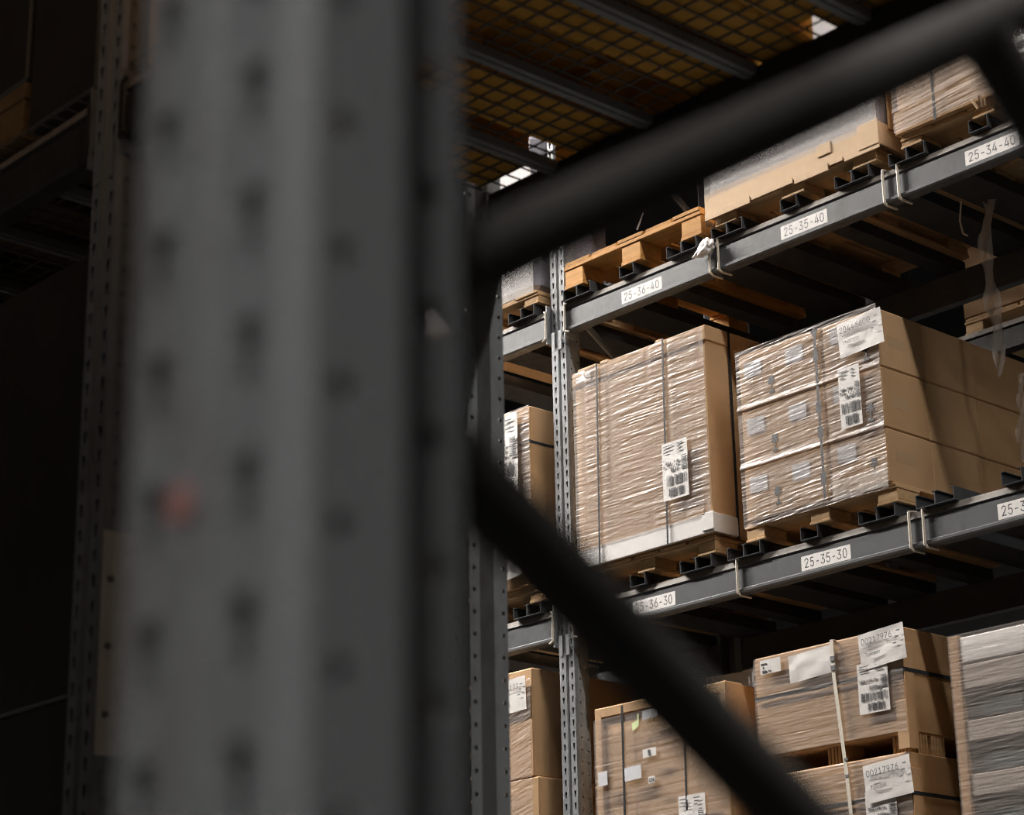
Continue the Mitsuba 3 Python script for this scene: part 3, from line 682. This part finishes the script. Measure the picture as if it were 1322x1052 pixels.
p = paper_sheet(k, 'barcode_sheet', a, b, c, d, YF - .016, 3, 'white sheet with barcodes', crumple=.001, seed=123)
put('print', roty(cat_(bars(a + .012, b - .02, c + .075, c + .105, YF - .0172, 34, 7) + bars(a + .02, b - .06, c + .02, c + .05, YF - .0172, 24, 8)), -3, ((a + b) / 2, YF, (c + d) / 2)), 'ink', p)
put('wood_splinter', cat_([rod((-4.30, 6.345, 3.71), (-4.315, 6.33, 3.745), .006, 5), rod((-4.285, 6.345, 3.71), (-4.28, 6.33, 3.75), .007, 5), rod((-4.27, 6.345, 3.71), (-4.262, 6.335, 3.735), .005, 5)]), 'card_pale', k)
# --- left bay upper: grey sheeted load
pallet(-7.155, ZP, .78, blk=.026, bd=.012, d=1.1, label='wooden pallet under the grey sheeted load left of the middle upright', y0=6.378, bw=.10)
k = put('sheeted_load', cbx(-7.54, -6.775, YF + .01, YF + .5, ZP + .0635, 4.55, .03), 'grey_film_goods', label='grey sheeted load on the upper beam left of the middle upright', cat='load')
put('film', sheet(-7.54, -6.775, ZP + .05, 4.5, YF - .003, 40, 180, film_disp(131, .0005, .08, .3, ripple=.003)), 'film_loose', k, smooth=True)

# --- unseen loads added above the picture to block light into the rack
for x, h, b in ((-6.17, .9, 'first'), (-5.245, 1.1, 'second'), (-4.327, 1.0, 'third'), (-7.2, 1.0, 'one left of the middle upright')):
    _, zt_ = pallet(x, B50 + .001, .78, blk=.07, bd=.018, d=1.1, y0=6.375, bw=.1, label=f'unseen pallet added above the picture to block light, {b}')
    plain('carton', x - .39, x + .39, zt_ + .001, zt_ + h, f'unseen carton added above the picture to block light, {b}', d=1.08)

# --- back-to-back rack row behind, with the box seen under the rear beam
BY = 7.80
BX = (XF - .2, XF - .2 + BAY, XF - .2 + 2 * BAY)
for x, l in zip(BX, ('grey rack frame of the row behind, left', 'grey rack frame of the row behind, in the dark on the right', 'grey rack frame of the row behind, past the right edge')):
    rack_frame(x, BY, BY + 1.1, UP_FAR, l, 'grey_steel', zigzag(BY, BY + 1.1, -1.3, .62, 11), 0, 0)
BZ = 3.50
for b in range(2):
    for y, sg, nm in ((BY, 1, 'near'), (BY + 1.1, -1, 'far')):
        beam(BX[b] + HW + .001, BX[b + 1] - HW - .001, y, BZ, sg, f'dark {nm} beam of the row behind, {("left", "right")[b]} bay', mt='brace_steel')  # near-black steel paints in the shade on these beams
put('carton', cbx(-5.49, -4.75, BY + .03, BY + 1.0, BZ + .082, BZ + .64, .006), 'card_brown', label='brown carton glimpsed in the row behind under the shadowed rear beam', cat='carton')
pallet(-5.12, BZ + .001, .74, blk=.04, bd=.013, d=1.0, label='wooden pallet under the brown carton in the row behind', y0=BY + .03, bw=.10)

# --- torn film strips hanging inside the rack
def ragged(x, y, z0, z1, w, seed):
    n = 40; zs = np.linspace(z1, z0, n); r = np.random.default_rng(seed)
    wob = meshkit.noise(np.stack([zs * 5, zs * 0, zs * 0], 1), seed) - .5; ww = w * (.45 + .9 * meshkit.noise(np.stack([zs * 11, zs * 0 + 4, zs * 0], 1), seed))
    ww[-8:] *= np.linspace(1, .1, 8)
    v, f = [], []
    for i, z in enumerate(zs):
        c = x + .05 * wob[i]
        for j in range(5):
            t = j / 4 - .5; v.append((c + t * ww[i], y + .012 * math.sin(j * 2.1 + i * .5), z + .004 * r.standard_normal()))
    for i in range(n - 1):
        for j in range(4):
            a = i * 5 + j; f += [(a, a + 1, a + 6), (a, a + 6, a + 5)]
    return trimesh.Trimesh(v, f, process=False)
put('film_strip', ragged(-4.66, 6.86, 2.86, 3.60, .06, 3), 'film_loose', smooth=True, label='long torn strip of film hanging inside the rack under label 25-34-40', cat='film scrap')
put('film_strip', ragged(-4.60, 6.9, 2.45, 2.86, .05, 5), 'film_loose', smooth=True, label='frayed strip of film hanging lower down at the right edge', cat='film scrap')
put('hook_wire', cat_([rod((-4.73, 6.8, 3.61), (-4.745, 6.8, 3.53), .004, 6), rod((-4.745, 6.8, 3.53), (-4.735, 6.8, 3.47), .004, 6), rod((-4.735, 6.8, 3.47), (-4.715, 6.8, 3.455), .004, 6)]), 'cream_plastic', label='small dangling hook of wire left of the long film strip', cat='hook')

# ------------------------------------------------------------------ mesh decks of the rows on this side
def deck(x0, x1, y0, y1, zb, bar_x, label, beams_label):
    """two beams, support bars across, welded wire mesh"""
    for y, s, nm in ((y0, 1, 'rear'), (y1, -1, 'front')):
        beam(x0 + HW + .001, x1 - HW - .001, y, zb - .008 if s > 0 else zb + .019, s, f'{nm} {beams_label}', mt='brace_steel', loop='brace_steel')  # beams and end loops coloured near black to stand in for shade
    k = thing('mesh_deck', label, 'mesh deck')
    for x in bar_x:
        put('support_bar', cat_([bx(x - .018, x + .018, y0 + .052, y1 - .052, zb, zb + .003), bx(x - .018, x - .0155, y0 + .052, y1 - .052, zb, zb + .022), bx(x + .0155, x + .018, y0 + .052, y1 - .052, zb, zb + .022), bx(x - .004, x + .004, y0 + .052, y1 - .052, zb - .004, zb)]), 'dark_steel', k)
    w, r = [], .0017
    for x in np.arange(x0 + .065, x1 - .062, .05): w.append(bx(x - r, x + r, y0 + .004, y1 - .004, zb + .022, zb + .022 + 2 * r))
    for y in np.arange(y0 + .01, y1, .05): w.append(bx(x0 + .06, x1 - .06, y - r, y + r, zb + .022 + 2 * r, zb + .022 + 4 * r))
    put('wire_mesh', cat_(w), 'wire_steel', k, kind='stuff')
    return zb + .022 + 4 * r + .0005
DZ = 2.123
zd = deck(MIDX[1], MIDX[2], 2.155, 3.2, DZ, [-3.285 + .302 * i for i in range(9)], 'wire mesh deck overhead on dark bars, upper middle of the picture', 'beam of the overhead mesh deck')
deck(MIDX[0], MIDX[1], 2.155, 3.2, DZ, [-6.2 + .30 * i for i in range(9)], 'wire mesh deck in the dark at the left edge', 'beam of the mesh deck at the left edge')
deck(NX - BAY, NX, NY, 1.53, DZ, [NX - BAY + .25 + .30 * i for i in range(9)], 'unseen wire mesh deck added over the photographer on the left', 'beam of the unseen added mesh deck left above the photographer')
deck(NX, NX + BAY, NY, 1.53, DZ, [NX + .25 + .30 * i for i in range(9)], 'unseen wire mesh deck added over the photographer on the right', 'beam of the unseen added mesh deck right above the photographer')  # both overhead decks are unseen, added with their cartons to block light

def deck_load(x, w, y0, d, label, skids=None, h=.95, group=None, bw=.165, cover=None, rim=False):
    k, zt_ = pallet(x, zd, w, y0=y0, d=d, blk=.075, bd=.02, woods=('wood_amber', 'wood_amber'), label='amber pallet under the ' + label.replace('amber ', '', 1), bw=bw, skids=skids, top=4, group=group)
    if rim:
        put('rim_board', cbx(x - w / 2, x + w / 2, y0 + d + .001, y0 + d + .013, zd + .0005, zd + .115, .002), 'wood_amber', k)
    c = cover or (x - w / 2, x + w / 2)
    plain('carton', c[0], c[1], zt_ + .001, zt_ + h, label, y=y0, d=d, mt='card_amber')
deck_load(-3.02, .60, 2.17, 1.02, 'amber carton lying over the left part of the overhead mesh', skids=(-3.145, -2.762), cover=(-3.325, -2.50), rim=True)
deck_load(-2.06, .80, 2.17, 1.02, 'amber carton on the overhead mesh at the top edge of the picture', skids=(-2.375, -2.06, -1.745), cover=(-2.45, -1.66), rim=True)
deck_load(-1.20, .76, 2.17, 1.02, 'amber carton on the overhead mesh, out of the picture on the right')
plain('carton', -2.66, -2.53, zd, zd + .13, 'low amber carton on the overhead mesh between the two pallets', y=2.2, d=.98, mt='card_amber')
plain('carton', -2.525, -2.46, zd, zd + .13, 'thin amber carton on the overhead mesh beside the right-hand pallet', y=2.2, d=.9, mt='card_amber')
plain('carton', -3.50, -3.333, zd, zd + .8, 'narrow amber carton on the overhead mesh beside the upright', y=2.2, d=.93, mt='card_amber')
plain('carton', -3.92, -3.645, zd, zd + .8, 'narrow darkened carton on the left mesh deck beside the upright', y=2.17, d=1.0, mt='shaded_card')
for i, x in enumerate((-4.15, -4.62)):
    pallet(x, zd, .42, y0=2.17, d=1.0, blk=.075, bd=.02, woods=('wood_shaded', 'wood_shaded'), label=('darkened amber pallet on the left mesh deck, nearer the post', 'darkened amber pallet on the left mesh deck, further from the post')[i], bw=.12, skids=(x - .14, x + .14), top=3)
    plain('carton', x - .21, x + .21, zd + .137, zd + .9, ('darkened carton on the mesh at the left edge, nearer the post', 'darkened carton on the mesh at the left edge, further from the post')[i], y=2.17, d=1.0, mt='shaded_card')
for i, x in enumerate((-2.97, -2.07, -1.16)):  # unseen cartons added overhead to shade the racks behind
    plain('carton', x - .44, x + .44, zd, zd + 1.2, f'unseen carton added over the photographer to block light, {("first", "second", "third")[i]} from the left', y=.45, d=1.05, mt='card_kraft')
for i, x in enumerate((-.10, .80, 1.70)):
    plain('carton', x - .42, x + .42, zd, zd + 1.2, f'unseen carton added right of the blurred frame to block light, {("first", "second", "third")[i]} from it', y=.45, d=1.05, mt='card_kraft')

# big cartons stacked under the mesh in the left bay of the row on this side (shade put into their colour, seen past the blurred post)
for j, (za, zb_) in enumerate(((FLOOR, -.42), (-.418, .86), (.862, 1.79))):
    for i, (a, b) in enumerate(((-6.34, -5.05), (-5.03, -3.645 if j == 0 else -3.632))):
        plain('carton', a, b, za, zb_, f'big darkened carton {("on the floor", "in the middle", "on top")[j]} under the left mesh deck, {("further from", "next to")[i]} the upright', y=2.19, d=1.0, mt='shaded_card')
for i, (a, b) in enumerate(((-6.34, -5.62), (-5.60, -4.86))):  # added to fill the deck and block light from the left bank
    plain('carton', a, b, zd, zd + 1.25, f'tall dark carton added on the left mesh deck to block light, {("further from", "nearer to")[i]} the upright', y=2.19, d=.98, mt='shaded_card')
deck(MIDX[0] - BAY, MIDX[0], 2.155, 3.2, DZ, [-9.0 + .3 * i for i in range(9)], 'unseen wire mesh deck added on the far left', 'beam of the unseen added mesh deck on the far left')  # unseen extra bay, added with its loads to block light from the left
rack_frame(MIDX[0] - BAY, 2.155, 3.2, UP_MID, 'unseen grey rack frame added at the far left end of the row', 'grey_steel', zigzag(2.155, 3.2, -1.3, .62, 11), .01, .01)
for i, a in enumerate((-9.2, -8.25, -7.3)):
    plain('carton', a, a + .8, zd, zd + 1.3, f'tall dark carton added out of the picture on the left to block light, {("first", "second", "third")[i]}', y=2.19, d=.98, mt='shaded_card')
    plain('carton', a, a + .8, FLOOR, FLOOR + 2.2, f'dark carton added on the floor out of the picture to block light, {("first", "second", "third")[i]}', y=2.19, d=.98, mt='shaded_card')
